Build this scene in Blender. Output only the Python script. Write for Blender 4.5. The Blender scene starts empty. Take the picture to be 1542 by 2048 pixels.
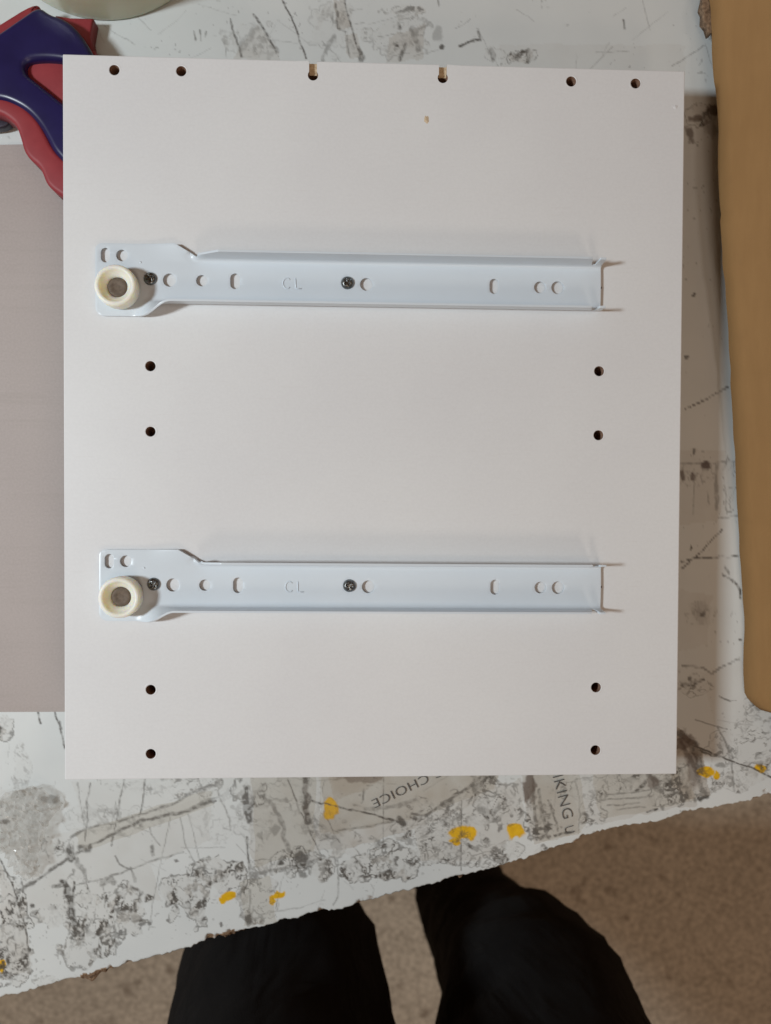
import bpy, bmesh, math, random
import numpy as np
from mathutils import Vector, Matrix
from mathutils.geometry import delaunay_2d_cdt

MM = 0.001
scene = bpy.context.scene
COL = scene.collection
random.seed(7)

# ------------------------------------------------------------------ camera
# World: millimetre layout scaled to metres. z = 0 is the upper face of the
# drilled board, x runs along its 303 mm width, y along its 350 mm length.
FPX = 1540.0                                   # focal length in photo pixels
CAM = np.array([-10.9, -36.8, 378.5])          # camera position, mm
_x = np.array([0.99919, 0.00396, 0.03999]); _x /= np.linalg.norm(_x)
_d = np.array([-0.00217, 0.99983, 0.01844]); _d -= _d.dot(_x) * _x; _d /= np.linalg.norm(_d)
_f = np.cross(_x, _d)
ROT = np.stack([_x, -_d, -_f], 1)              # world -> camera (right, down, forward)
CAM = np.array([-151.5, 174.95, 0]) - ROT.T @ (np.array([-0.51038577, -0.7237049, 1.21670911]) * 303.0)


def at(u, v, z=0.0):
    """point (mm) where the sight line of photo pixel (u, v) meets height z"""
    d = ROT.T @ np.array([(u - 771) / FPX, (v - 1024) / FPX, 1.0])
    s = (z - CAM[2]) / d[2]
    return CAM + s * d


def at2(u, v, z=0.0):
    p = at(u, v, z)
    return (p[0], p[1])


cam_data = bpy.data.cameras.new('camera')
cam = bpy.data.objects.new('camera', cam_data)
COL.objects.link(cam)
cam_data.sensor_fit = 'HORIZONTAL'
cam_data.lens = 4.7
cam_data.sensor_width = 4.7 * 1542.0 / FPX
cam_data.clip_start = 0.01
cam_data.clip_end = 50
Mw = Matrix.Identity(4)
for i in range(3):
    Mw[i][0] = ROT.T[i, 0]; Mw[i][1] = -ROT.T[i, 1]; Mw[i][2] = -ROT.T[i, 2]
    Mw[i][3] = CAM[i] * MM
cam.matrix_world = Mw
cam_data.dof.use_dof = True
cam_data.dof.focus_distance = 0.372
cam_data.dof.aperture_fstop = 1.5
scene.camera = cam

# ------------------------------------------------------------------ light
world = bpy.data.worlds.new('World'); scene.world = world
world.use_nodes = True
bg = world.node_tree.nodes['Background']
bg.inputs[0].default_value = (1.0, 0.53, 0.26, 1)
bg.inputs[1].default_value = 0.12


def area(name, loc, target, power, sx, sy, color):
    l = bpy.data.lights.new(name, 'AREA'); l.shape = 'RECTANGLE'
    l.size = sx; l.size_y = sy; l.energy = power; l.color = color
    o = bpy.data.objects.new(name, l); COL.objects.link(o)
    o.location = loc
    o.rotation_euler = (Vector(target) - Vector(loc)).to_track_quat('-Z', 'Y').to_euler()
    return o


area('left_lamp', (-0.86, -0.05, 0.88), (0, 0, 0), 10.2, 0.13, 0.17, (0.875, 0.96, 1.0))
area('front_lamp', (0.0, -0.42, 1.30), (0, 0, 0), 1.1, 0.34, 0.24, (1.0, 0.82, 0.66))
area('floor_fill', (0.5, -1.9, 1.5), (0.2, -0.9, -0.85), 7.0, 0.5, 0.5, (1.0, 0.86, 0.72))  # added fill with no known source, brightens the floor
area('right_lamp', (1.25, 0.15, 1.9), (0, 0, 0), 2.2, 0.3, 0.4, (1.0, 0.88, 0.76))
scene.view_settings.view_transform = 'Standard'
scene.view_settings.look = 'None'
scene.view_settings.gamma = 1
scene.view_settings.exposure = 0.06
scene.cycles.max_bounces = 10
scene.cycles.transparent_max_bounces = 12

# ------------------------------------------------------------------ helpers
Z_TABLE, Z_SHEET, Z_BOARD = -36.0, -34.4, -16.0
Z_FLOOR = -856.0


def obj(name, me, m=None, parent=None, smooth=False):
    if isinstance(me, bmesh.types.BMesh):
        mesh = bpy.data.meshes.new(name); me.to_mesh(mesh); me.free()
    else:
        mesh = me
    if m is not None and len(mesh.materials) == 0:
        for k in (m if isinstance(m, (list, tuple)) else [m]):
            mesh.materials.append(k)
    o = bpy.data.objects.new(name, mesh); COL.objects.link(o)
    if parent is not None:
        o.parent = parent
    if smooth:
        mesh.polygons.foreach_set('use_smooth', [True] * len(mesh.polygons))
    return o


def tag(o, label=None, cat=None, group=None, kind=None):
    if label: o['label'] = label
    if cat: o['category'] = cat
    if group: o['group'] = group
    if kind: o['kind'] = kind
    return o


def empty(name, loc=(0, 0, 0), rz=0.0):
    o = bpy.data.objects.new(name, None); COL.objects.link(o)
    o.location = [c * MM for c in loc]; o.rotation_euler = (0, 0, rz)
    o.empty_display_size = 0.02
    return o


def copy_tree(o, parent=None):
    c = o.copy(); COL.objects.link(c); c.parent = parent
    for ch in list(o.children):
        copy_tree(ch, c)
    return c


def pydata(name, verts, faces, scale=MM):
    me = bpy.data.meshes.new(name)
    me.from_pydata([(v[0] * scale, v[1] * scale, v[2] * scale) for v in verts], [], faces)
    me.update()
    return me


def chaikin(pts, n=2):
    for _ in range(n):
        out = []
        for i in range(len(pts)):
            a = np.array(pts[i]); b = np.array(pts[(i + 1) % len(pts)])
            out += [tuple(a * .75 + b * .25), tuple(a * .25 + b * .75)]
        pts = out
    return pts


def inside(poly, X, Y):
    """vectorised even-odd test"""
    X = np.asarray(X, float); Y = np.asarray(Y, float)
    r = np.zeros(X.shape, bool)
    n = len(poly)
    for i in range(n):
        x0, y0 = poly[i]; x1, y1 = poly[(i + 1) % n]
        if y0 == y1: continue
        c = ((y0 > Y) != (y1 > Y)) & (X < (x1 - x0) * (Y - y0) / (y1 - y0) + x0)
        r ^= c
    return r


def sheet2d(outline, holes=(), step=None, bbox=None):
    """constrained triangulation of an outline with holes -> verts2d, tris"""
    vs, es = [], []
    for loop in [outline] + list(holes):
        b = len(vs); k = len(loop)
        vs += [Vector((p[0], p[1])) for p in loop]
        es += [(b + i, b + (i + 1) % k) for i in range(k)]
    if step:
        xs = [p[0] for p in outline]; ys = [p[1] for p in outline]
        gx, gy = np.meshgrid(np.arange(min(xs) + step[0] * .5, max(xs), step[0]),
                             np.arange(min(ys) + step[1] * .5, max(ys), step[1]))
        gx = gx.ravel(); gy = gy.ravel()
        ok = inside(outline, gx, gy)
        for h in holes:
            ok &= ~inside(h, gx, gy)
        vs += [Vector((a, c)) for a, c in zip(gx[ok], gy[ok])]
    v, e, t, _, _, _ = delaunay_2d_cdt(vs, es, [], 1, 1e-5)
    cx = np.array([sum(v[i].x for i in f) / 3 for f in t]); cy = np.array([sum(v[i].y for i in f) / 3 for f in t])
    ok = inside(outline, cx, cy)
    for h in holes:
        ok &= ~inside(h, cx, cy)
    tris = [tuple(f) for f, k in zip(t, ok) if k]
    out = []
    for f in tris:
        a, b, c = (v[i] for i in f)
        if (b.x - a.x) * (c.y - a.y) - (b.y - a.y) * (c.x - a.x) < 0:
            f = (f[0], f[2], f[1])
        out.append(f)
    return [(p.x, p.y) for p in v], out


def circle(cx, cy, r, n=32, ry=None):
    ry = ry or r
    return [(cx + r * math.cos(2 * math.pi * i / n), cy + ry * math.sin(2 * math.pi * i / n)) for i in range(n)]


def oblong(cx, cy, w, h, n=12):
    r = w / 2; d = h / 2 - r
    p = [(cx + r * math.cos(a), cy + d + r * math.sin(a)) for a in [math.pi * i / n for i in range(n + 1)]]
    p += [(cx + r * math.cos(a), cy - d + r * math.sin(a)) for a in [math.pi + math.pi * i / n for i in range(n + 1)]]
    return p


def lathe(profile, n=48, close=False):
    verts, faces = [], []
    for (r, z) in profile:
        for i in range(n):
            a = 2 * math.pi * i / n
            verts.append((r * math.cos(a), r * math.sin(a), z))
    for k in range(len(profile) - 1):
        for i in range(n):
            j = (i + 1) % n
            faces.append((k * n + i, k * n + j, (k + 1) * n + j, (k + 1) * n + i))
    return verts, faces


def rounded_slab(name, outline, z0, z1, bev, m, parent, holes=(), seg=4):
    """a solid slab of the given outline, its upper rim rounded over"""
    v, t = sheet2d(outline, holes)
    bm = bmesh.new()
    bv = [bm.verts.new((p[0] * MM, p[1] * MM, z0 * MM)) for p in v]
    fs = [bm.faces.new([bv[i] for i in f]) for f in t]
    r = bmesh.ops.extrude_face_region(bm, geom=fs)
    top = [g for g in r['geom'] if isinstance(g, bmesh.types.BMVert)]
    for g in top: g.co.z = z1 * MM
    bm.normal_update()
    tops = set(top)
    ed = [e for e in bm.edges if e.verts[0] in tops and e.verts[1] in tops and
          any(not all(w in tops for w in f.verts) for f in e.link_faces)]
    bmesh.ops.recalc_face_normals(bm, faces=bm.faces)
    if bev:
        bmesh.ops.bevel(bm, geom=ed, offset=bev * MM, segments=seg, profile=0.5, affect='EDGES')
    o = obj(name, bm, m, parent, smooth=True)
    return o


def tube(pts, r, n=8):
    """polyline tube, mm"""
    V, F = [], []
    pts = [np.array(p, float) for p in pts]
    for i, p in enumerate(pts):
        a = pts[max(i - 1, 0)]; b = pts[min(i + 1, len(pts) - 1)]
        d = (b - a) / (np.linalg.norm(b - a) + 1e-9)
        u = np.cross(d, [0, 0, 1.0]); u /= (np.linalg.norm(u) + 1e-9); w = np.cross(u, d)
        rr = r if i not in (0, len(pts) - 1) else r * .6
        for k in range(n):
            an = 2 * math.pi * k / n
            V.append(p + rr * (math.cos(an) * u + math.sin(an) * w))
    for i in range(len(pts) - 1):
        for k in range(n):
            j = (k + 1) % n
            F.append((i * n + k, i * n + j, (i + 1) * n + j, (i + 1) * n + k))
    F.append(tuple(range(n))[::-1]); F.append(tuple((len(pts) - 1) * n + k for k in range(n)))
    return V, F


# numpy value noise
def vnoise(x, y, seed):
    rs = np.random.RandomState(seed); tab = rs.rand(256, 256)
    xi = np.floor(x).astype(int); yi = np.floor(y).astype(int)
    fx = x - xi; fy = y - yi
    fx = fx * fx * fx * (fx * (fx * 6 - 15) + 10); fy = fy * fy * fy * (fy * (fy * 6 - 15) + 10)
    a = tab[xi % 256, yi % 256]; b = tab[(xi + 1) % 256, yi % 256]
    c = tab[xi % 256, (yi + 1) % 256]; d = tab[(xi + 1) % 256, (yi + 1) % 256]
    return (a * (1 - fx) + b * fx) * (1 - fy) + (c * (1 - fx) + d * fx) * fy


def fbm(x, y, scale, octv, seed):
    s = 0; amp = 1; tot = 0
    for k in range(octv):
        s = s + amp * vnoise(x / scale * 2 ** k + 17.3 * k, y / scale * 2 ** k + 5.1 * k, seed + k)
        tot += amp; amp *= .5
    return s / tot


def sstep(a, b, x):
    t = np.clip((x - a) / (b - a), 0, 1)
    return t * t * (3 - 2 * t)


# ------------------------------------------------------------------ materials
class Mat:
    def __init__(s, name, rough=0.5, metal=0.0, spec=0.5):
        s.m = bpy.data.materials.new(name); s.m.use_nodes = True
        s.nt = s.m.node_tree; s.N = s.nt.nodes; s.L = s.nt.links
        s.p = s.N['Principled BSDF']
        s.p.inputs['Roughness'].default_value = rough
        s.p.inputs['Metallic'].default_value = metal
        s.p.inputs['Specular IOR Level'].default_value = spec
        s.tc = s.N.new('ShaderNodeTexCoord')

    def noise(s, scale, detail=4, rough=.55, stretch=None, coord='Object', dist=0.0):
        n = s.N.new('ShaderNodeTexNoise')
        n.inputs['Scale'].default_value = scale; n.inputs['Detail'].default_value = detail
        n.inputs['Roughness'].default_value = rough; n.inputs['Distortion'].default_value = dist
        if stretch:
            mp = s.N.new('ShaderNodeMapping'); mp.inputs['Scale'].default_value = stretch
            s.L.new(s.tc.outputs[coord], mp.inputs[0]); s.L.new(mp.outputs[0], n.inputs['Vector'])
        else:
            s.L.new(s.tc.outputs[coord], n.inputs['Vector'])
        return n.outputs['Fac']

    def ramp(s, fac, stops):
        r = s.N.new('ShaderNodeValToRGB')
        while len(r.color_ramp.elements) < len(stops): r.color_ramp.elements.new(0.5)
        for e, (p, c) in zip(r.color_ramp.elements, stops):
            e.position = p; e.color = (*c, 1) if len(c) == 3 else c
        s.L.new(fac, r.inputs[0])
        return r.outputs[0]

    def mix(s, fac, a, b, mode='MIX'):
        n = s.N.new('ShaderNodeMix'); n.data_type = 'RGBA'; n.blend_type = mode
        for sock, v in ((n.inputs[0], fac), (n.inputs[6], a), (n.inputs[7], b)):
            if isinstance(v, (int, float)): sock.default_value = v
            elif isinstance(v, tuple): sock.default_value = (*v, 1)
            else: s.L.new(v, sock)
        return n.outputs[2]

    def attr(s, name):
        a = s.N.new('ShaderNodeAttribute'); a.attribute_name = name
        return a.outputs['Fac']

    def color(s, c):
        if isinstance(c, tuple): s.p.inputs['Base Color'].default_value = (*c, 1)
        else: s.L.new(c, s.p.inputs['Base Color'])
        return s

    def rough(s, c):
        s.L.new(c, s.p.inputs['Roughness']); return s

    def bump(s, h, strength=.2, dist=.0005):
        b = s.N.new('ShaderNodeBump'); b.inputs['Strength'].default_value = strength
        b.inputs['Distance'].default_value = dist
        s.L.new(h, b.inputs['Height']); s.L.new(b.outputs[0], s.p.inputs['Normal'])
        return s


def simple(name, c0, c1, scale, rough=.5, metal=0, spec=.5, bump=0, bdist=.0003, stretch=None, detail=4):
    M = Mat(name, rough, metal, spec)
    n = M.noise(scale, detail, stretch=stretch)
    M.color(M.ramp(n, [(.3, c0), (.7, c1)]))
    if bump: M.bump(n, bump, bdist)
    return M


# melamine board
Mb = Mat('white_melamine', .42, 0, .45)
n1 = Mb.noise(9, 3); n2 = Mb.noise(700, 2)
c = Mb.ramp(n1, [(.3, (.705, .718, .74)), (.7, (.755, .774, .79))])
c = Mb.mix(.06, c, Mb.ramp(n2, [(.3, (.55, .53, .52)), (.7, (.95, .94, .93))]))
nf = Mb.noise(60, 3, stretch=(1, 14, 1))
c = Mb.mix(Mb.ramp(nf, [(.60, (0, 0, 0)), (.80, (.11, .11, .11))]), c, (.55, .5, .47))
Mb.color(c).bump(n2, .06, .0002)
MAT_BOARD = Mb.m
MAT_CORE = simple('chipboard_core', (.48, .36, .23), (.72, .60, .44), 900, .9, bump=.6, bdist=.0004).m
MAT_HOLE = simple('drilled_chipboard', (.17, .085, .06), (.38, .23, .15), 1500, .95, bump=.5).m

Mr = Mat('white_powder_coat', .30, 0, .5)
na = Mr.noise(1200, 2); nb = Mr.noise(25, 3)
Mr.color(Mr.ramp(nb, [(.3, (.655, .73, .80)), (.7, (.685, .755, .82))])).bump(na, .05, .0002)
MAT_RAIL = Mr.m

Mn = Mat('cream_nylon', .42, 0, .4)
nn = Mn.noise(220, 3)
Mn.color(Mn.ramp(nn, [(.3, (.88, .86, .745)), (.7, (.92, .90, .80))]))
Mn.p.inputs['Subsurface Weight'].default_value = 1.0
Mn.p.inputs['Subsurface Radius'].default_value = (1, .8, .5)
Mn.p.inputs['Subsurface Scale'].default_value = .005
MAT_NYLON = Mn.m
MAT_RIVET = simple('dull_rivet', (.10, .073, .054), (.165, .125, .092), 700, .7, .1, bump=.4, bdist=.0003).m
MAT_SCREW = simple('zinc_screw', (.10, .105, .105), (.30, .31, .31), 900, .28, 1.0, bump=.3, bdist=.0002).m
MAT_BLACK = simple('black_print', (.05, .05, .05), (.12, .115, .11), 900, .6).m

Ms = Mat('grey_hardboard', .62, 0, .3)
s1 = Ms.noise(45, 4, stretch=(.25, 6, 1)); s2 = Ms.noise(8, 3); s3 = Ms.noise(900, 2)
c = Ms.ramp(s2, [(.3, (.415, .37, .358)), (.7, (.465, .418, .402))])
c = Ms.mix(Ms.ramp(s1, [(.55, (0, 0, 0)), (.75, (.35, .35, .35))]), c, (.37, .33, .31))
c = Ms.mix(.10, c, Ms.ramp(s3, [(.3, (.25, .22, .2)), (.7, (.65, .6, .58))]))
Ms.color(c)
MAT_SHEET = Ms.m

Mc = Mat('corrugated_cardboard', .8, 0, .2)
k1 = Mc.noise(14, 4); k2 = Mc.noise(260, 4, stretch=(1, .15, 1)); k3 = Mc.noise(90, 5)
c = Mc.ramp(k1, [(.3, (.31, .175, .070)), (.7, (.345, .197, .080))])
c = Mc.mix(.10, c, Mc.ramp(k2, [(.3, (.19, .10, .04)), (.7, (.41, .245, .11))]))
c = Mc.mix(Mc.ramp(k3, [(.62, (0, 0, 0)), (.8, (.12, .12, .12))]), c, (.17, .10, .055))
Mc.color(c).bump(k2, .12, .0004)
MAT_CARD = Mc.m
MAT_CARDEDGE = simple('cardboard_edge', (.40, .24, .12), (.60, .40, .23), 500, .9, bump=.5, bdist=.0005).m

Mt = Mat('worn_white_laminate', .38, 0, .5)
base = Mt.ramp(Mt.noise(12, 4), [(.3, (.60, .635, .64)), (.7, (.68, .71, .71))])
fine = Mt.noise(1100, 3)
tint = Mt.attr('tape'); grim = Mt.attr('grime'); yel = Mt.attr('yellow'); chip = Mt.attr('chip'); brn = Mt.attr('brown')
c = Mt.mix(tint, base, (.44, .41, .365))  # tape attribute holds residue and the painted shadow band
gcol = Mt.ramp(fine, [(.3, (.032, .029, .025)), (.7, (.10, .092, .08))])
yc = Mt.ramp(Mt.noise(300, 3), [(.3, (.66, .37, .004)), (.7, (.80, .48, .008))])
c = Mt.mix(yel, c, yc)
c = Mt.mix(grim, c, gcol)
c = Mt.mix(brn, c, (.07, .035, .018))
c = Mt.mix(chip, c, Mt.ramp(fine, [(.3, (.10, .06, .035)), (.7, (.36, .24, .15))]))
Mt.color(c)
hgt = Mt.N.new('ShaderNodeMath'); hgt.operation = 'MULTIPLY_ADD'
Mt.L.new(grim, hgt.inputs[0]); hgt.inputs[1].default_value = -.8
Mt.L.new(tint, hgt.inputs[2])
Mt.bump(hgt.outputs[0], .35, .0003)
MAT_TABLE = Mt.m
MAT_TABLESIDE = simple('broken_particle_board', (.10, .06, .035), (.33, .22, .14), 500, .95, bump=1, bdist=.001).m

Mf = Mat('brown_concrete_floor', .7, 0, .3)
f1 = Mf.noise(2.2, 4); f2 = Mf.noise(150, 4, .7); f3 = Mf.noise(32, 4); f4 = Mf.noise(45, 3, stretch=(1, .3, 1))
c = Mf.ramp(f1, [(.3, (.47, .415, .335)), (.7, (.55, .49, .40))])
c = Mf.mix(.50, c, Mf.ramp(f2, [(.35, (.20, .165, .125)), (.65, (.80, .71, .58))]))
c = Mf.mix(Mf.ramp(f3, [(.60, (0, 0, 0)), (.72, (.75, .75, .75))]), c, (.20, .155, .115))
Mf.color(c).bump(f2, .1, .001)
MAT_FLOOR = Mf.m

Mtr = Mat('black_trouser_cloth', .9, 0, .15)
t1 = Mtr.noise(9, 4); t2 = Mtr.noise(1500, 2)
t3 = Mtr.noise(13, 3, stretch=(1, 1, .4), dist=1.2)
tm = Mtr.N.new('ShaderNodeMath'); tm.operation = 'MULTIPLY_ADD'; tm.inputs[1].default_value = .03
Mtr.L.new(t2, tm.inputs[0]); Mtr.L.new(t3, tm.inputs[2])
Mtr.color(Mtr.ramp(t1, [(.3, (.006, .0055, .0056)), (.7, (.013, .012, .0122))])).bump(tm.outputs[0], .8, .02)
Mtr.p.inputs['Sheen Weight'].default_value = .02
MAT_TROUSER = Mtr.m
MAT_SHOE = simple('black_shoe', (.012, .012, .012), (.03, .028, .026), 60, .5).m
MAT_BLUE = simple('blue_plastic', (.010, .008, .058), (.014, .011, .075), 90, .32, bump=.03).m
MAT_RED = simple('red_rubber', (.235, .020, .028), (.28, .030, .038), 120, .55, bump=.06).m
MAT_DARKTOOL = simple('dark_steel', (.03, .025, .04), (.07, .06, .08), 120, .45, .4).m
MAT_PAPER = simple('card_core', (.30, .21, .12), (.42, .31, .2), 200, .85).m

Mtp = Mat('rolled_clear_tape', .25, 0, .5)
Mtp.color(Mtp.ramp(Mtp.noise(8, 3), [(.3, (.52, .52, .37)), (.7, (.62, .615, .47))]))
Mtp.p.inputs['Subsurface Weight'].default_value = .3
Mtp.p.inputs['Subsurface Scale'].default_value = .01
MAT_ROLL = Mtp.m


def film_mat(name, tintc, fac, rough, bumps):
    M = Mat(name, rough, 0, .6)
    n = M.noise(bumps, 4); M.color((.62, .60, .57))
    if rough > .15: M.bump(n, .7, .002)
    tr = M.N.new('ShaderNodeBsdfTransparent'); tr.inputs[0].default_value = (*tintc, 1)
    mx = M.N.new('ShaderNodeMixShader')
    f = M.ramp(M.noise(bumps * 1.7, 3), [(.3, (fac * .4,) * 3), (.75, (min(1, fac * 1.7),) * 3)])
    M.L.new(f, mx.inputs[0]); M.L.new(tr.outputs[0], mx.inputs[1]); M.L.new(M.p.outputs[0], mx.inputs[2])
    M.L.new(mx.outputs[0], M.N['Material Output'].inputs['Surface'])
    return M.m


MAT_FILM = film_mat('crumpled_clear_film', (.95, .945, .935), .26, .09, 220)
MAT_TAPE = film_mat('dirty_clear_tape', (.95, .937, .915), .05, .22, 60)

# ================================================================== SETTING
fl = 3000
o = obj('floor', pydata('floor', [(-fl, -fl, Z_FLOOR), (fl, -fl, Z_FLOOR), (fl, fl, Z_FLOOR), (-fl, fl, Z_FLOOR)], [(0, 1, 2, 3)]), MAT_FLOOR)
tag(o, kind='structure')

# ------------------------------------------------------------------ work table
table = empty('work_table', (0, 0, Z_FLOOR))
tag(table, 'worn white work table covered in tape scraps and grime, with chipped front edge', 'table')


def T(u, v):
    return at2(u, v, Z_TABLE)


edge_px = [(-260, 2072), (-120, 2032), (0, 1996), (60, 1980), (130, 1962), (200, 1944), (290, 1917), (380, 1895), (440, 1872), (520, 1854),
           (600, 1833), (690, 1814), (760, 1794), (860, 1768), (930, 1749), (1000, 1731), (1060, 1712), (1110, 1697), (1155, 1688),
           (1168, 1672), (1230, 1654), (1300, 1645), (1350, 1634), (1370, 1622), (1440, 1612), (1500, 1600), (1542, 1588), (1700, 1546), (1900, 1496)]
ep = np.array([T(u, v) for u, v in edge_px])


def yedge(x):
    y = np.interp(x, ep[:, 0], ep[:, 1])
    y = y + (fbm(x, x * 0, 7, 3, 41) - .5) * 2.1 + (vnoise(x / 1.4, x * 0 + 3, 44) - .5) * .9
    return y


x0v, x1v = T(-30, 1000)[0], T(1572, 1000)[0]
xs = np.concatenate([np.linspace(-900, x0v, 60)[:-1], np.arange(x0v, x1v, .6), np.linspace(x1v, 650, 60)[1:]])
xs_e = np.clip(xs, -1e9, 1e9)
slope = (ep[-1, 1] - ep[0, 1]) / (ep[-1, 0] - ep[0, 0])
ye = yedge(xs)
ye = np.where(xs < ep[0, 0], ep[0, 1] + (xs - ep[0, 0]) * slope, ye)
ye = np.where(xs > ep[-1, 0], ep[-1, 1] + (xs - ep[-1, 0]) * slope, ye)
YB = -140.0
rows_top = np.concatenate([np.linspace(700, 246, 20)[:-1], np.arange(246, 150, -.7), np.arange(150, YB, -1.1)])
tb = np.linspace(0, 1, 235)
Ytop = np.repeat(rows_top[:, None], len(xs), 1)
Ybot = YB + (ye[None, :] - YB) * tb[:, None]
# left of the picture the edge runs far down; right of it the edge rises
Y = np.concatenate([Ytop, Ybot], 0)
X = np.repeat(xs[None, :], Y.shape[0], 0)
nr, nc = Y.shape
grime = np.zeros((nr, nc)); tape = np.zeros((nr, nc)); yellow = np.zeros((nr, nc)); brown = np.zeros((nr, nc))
wob = fbm(X, Y, 5, 3, 3) - .5
wob2 = fbm(X, Y, 5, 3, 13) - .5
XW = X + wob * 3.2; YW = Y + wob2 * 3.2
fineN = fbm(X, Y, 1.6, 3, 21)
medN = fbm(X, Y, 4.5, 3, 27)
KPX = 1540.0 / (CAM[2] - Z_TABLE)              # photo pixels per mm on the table


def sub(bx0, bx1, by0, by1):
    m = (X > bx0) & (X < bx1) & (Y > by0) & (Y < by1)
    r = np.where(m.any(1))[0]; c_ = np.where(m.any(0))[0]
    if len(r) == 0 or len(c_) == 0: return None
    return slice(r[0], r[-1] + 1), slice(c_[0], c_[-1] + 1)


def stroke(px, w, d, field=None, broken=.5, rag=.5):
    """a scratch or smear along photo points px, w mm wide, darkness d"""
    field = grime if field is None else field
    P = np.array([T(u, v) for u, v in px])
    pad = w * 2 + 4
    s = sub(P[:, 0].min() - pad, P[:, 0].max() + pad, P[:, 1].min() - pad, P[:, 1].max() + pad)
    if s is None: return
    k = min(1.0, .25 + w * .25)
    xx = X[s] + (XW[s] - X[s]) * k; yy = Y[s] + (YW[s] - Y[s]) * k
    D = np.full(xx.shape, 1e9)
    for a, b in zip(P[:-1], P[1:]):
        ab = b - a; L2 = ab.dot(ab) + 1e-9
        t = np.clip(((xx - a[0]) * ab[0] + (yy - a[1]) * ab[1]) / L2, 0, 1)
        D = np.minimum(D, np.hypot(xx - a[0] - t * ab[0], yy - a[1] - t * ab[1]))
    ww = w * .5 * (1 - rag + 2 * rag * medN[s])
    a = 1 - sstep(ww * .55, ww * 1.15 + .30, D)
    a *= d * (1 - broken + broken * sstep(.34, .56, fineN[s]))
    field[s] = np.maximum(field[s], a)


def blot(u, v, rx, ry, d, field=None, rag=.8, soft=.25):
    """irregular stain round photo point (u, v); radii in photo pixels"""
    field = grime if field is None else field
    cx, cy = T(u, v); rx /= KPX; ry /= KPX
    s = sub(cx - rx * 2 - 3, cx + rx * 2 + 3, cy - ry * 2 - 3, cy + ry * 2 + 3)
    if s is None: return
    q = np.hypot((XW[s] - cx) / rx, (YW[s] - cy) / ry) + rag * (medN[s] - .5) * 1.2 + rag * (fineN[s] - .5) * .6
    field[s] = np.maximum(field[s], d * (1 - sstep(1 - soft, 1 + soft, q)))


def region(px, d, field=None, soft=.6, rag=1.5):
    """filled patch (tape residue, painted shadow) with a soft uneven rim"""
    field = tape if field is None else field
    poly = [T(u, v) for u, v in px]
    P = np.array(poly)
    s = sub(P[:, 0].min() - 3, P[:, 0].max() + 3, P[:, 1].min() - 3, P[:, 1].max() + 3)
    if s is None: return
    m = inside(poly, X[s] + (wob[s]) * rag * 2, Y[s] + wob2[s] * rag * 2)
    field[s] = np.maximum(field[s], d * m * (.55 + .9 * (fbm(X[s], Y[s], 9, 3, 77) - .05)))


def crumbs(u, v, rx, ry, d, sc=3.4, seed=5, ring=True):
    """torn adhesive: dirty wandering outlines and grey crumbs"""
    cx, cy = T(u, v); rx /= KPX; ry /= KPX
    s = sub(cx - rx * 1.8 - 4, cx + rx * 1.8 + 4, cy - ry * 1.8 - 4, cy + ry * 1.8 + 4)
    if s is None: return
    x, y = XW[s], YW[s]
    q = np.hypot((x - cx) / rx, (y - cy) / ry) + (fbm(X[s], Y[s], 7, 3, seed + 60) - .5) * 1.25
    msk = 1 - sstep(.82, 1.02, q)
    ca, sa = math.cos(.5 + seed * .37), math.sin(.5 + seed * .37)
    xr = X[s] * ca + Y[s] * sa + wob[s] * 4; yr = (-X[s] * sa + Y[s] * ca) * .62 + wob2[s] * 4
    n = fbm(xr, yr, sc * 1.1, 4, seed)
    g = np.abs(n - .5)
    n2 = fbm(xr + 31, yr, sc * .8, 3, seed + 9)
    line = np.maximum(1 - sstep(.008, .052, g), .8 * (1 - sstep(.006, .04, np.abs(n2 - .46))))
    patch = sstep(.585, .66, fbm(xr, yr, sc * 1.25, 4, seed + 30))
    gate = sstep(.36, .56, fbm(X[s], Y[s], 7.5, 3, seed + 44))
    a = msk * (.30 + .70 * gate) * (.80 * line * (.25 + .75 * sstep(.34, .58, medN[s])) + .78 * patch * sstep(.36, .5, fineN[s]))
    if ring:
        a = np.maximum(a, .55 * (1 - sstep(.015, .075, np.abs(q - .93))) * sstep(.32, .52, medN[s]))
    grime[s] = np.maximum(grime[s], np.clip(d * 1.25 * a, 0, .95))
    tape[s] = np.maximum(tape[s], d * .38 * msk * (.5 + .9 * patch))


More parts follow.
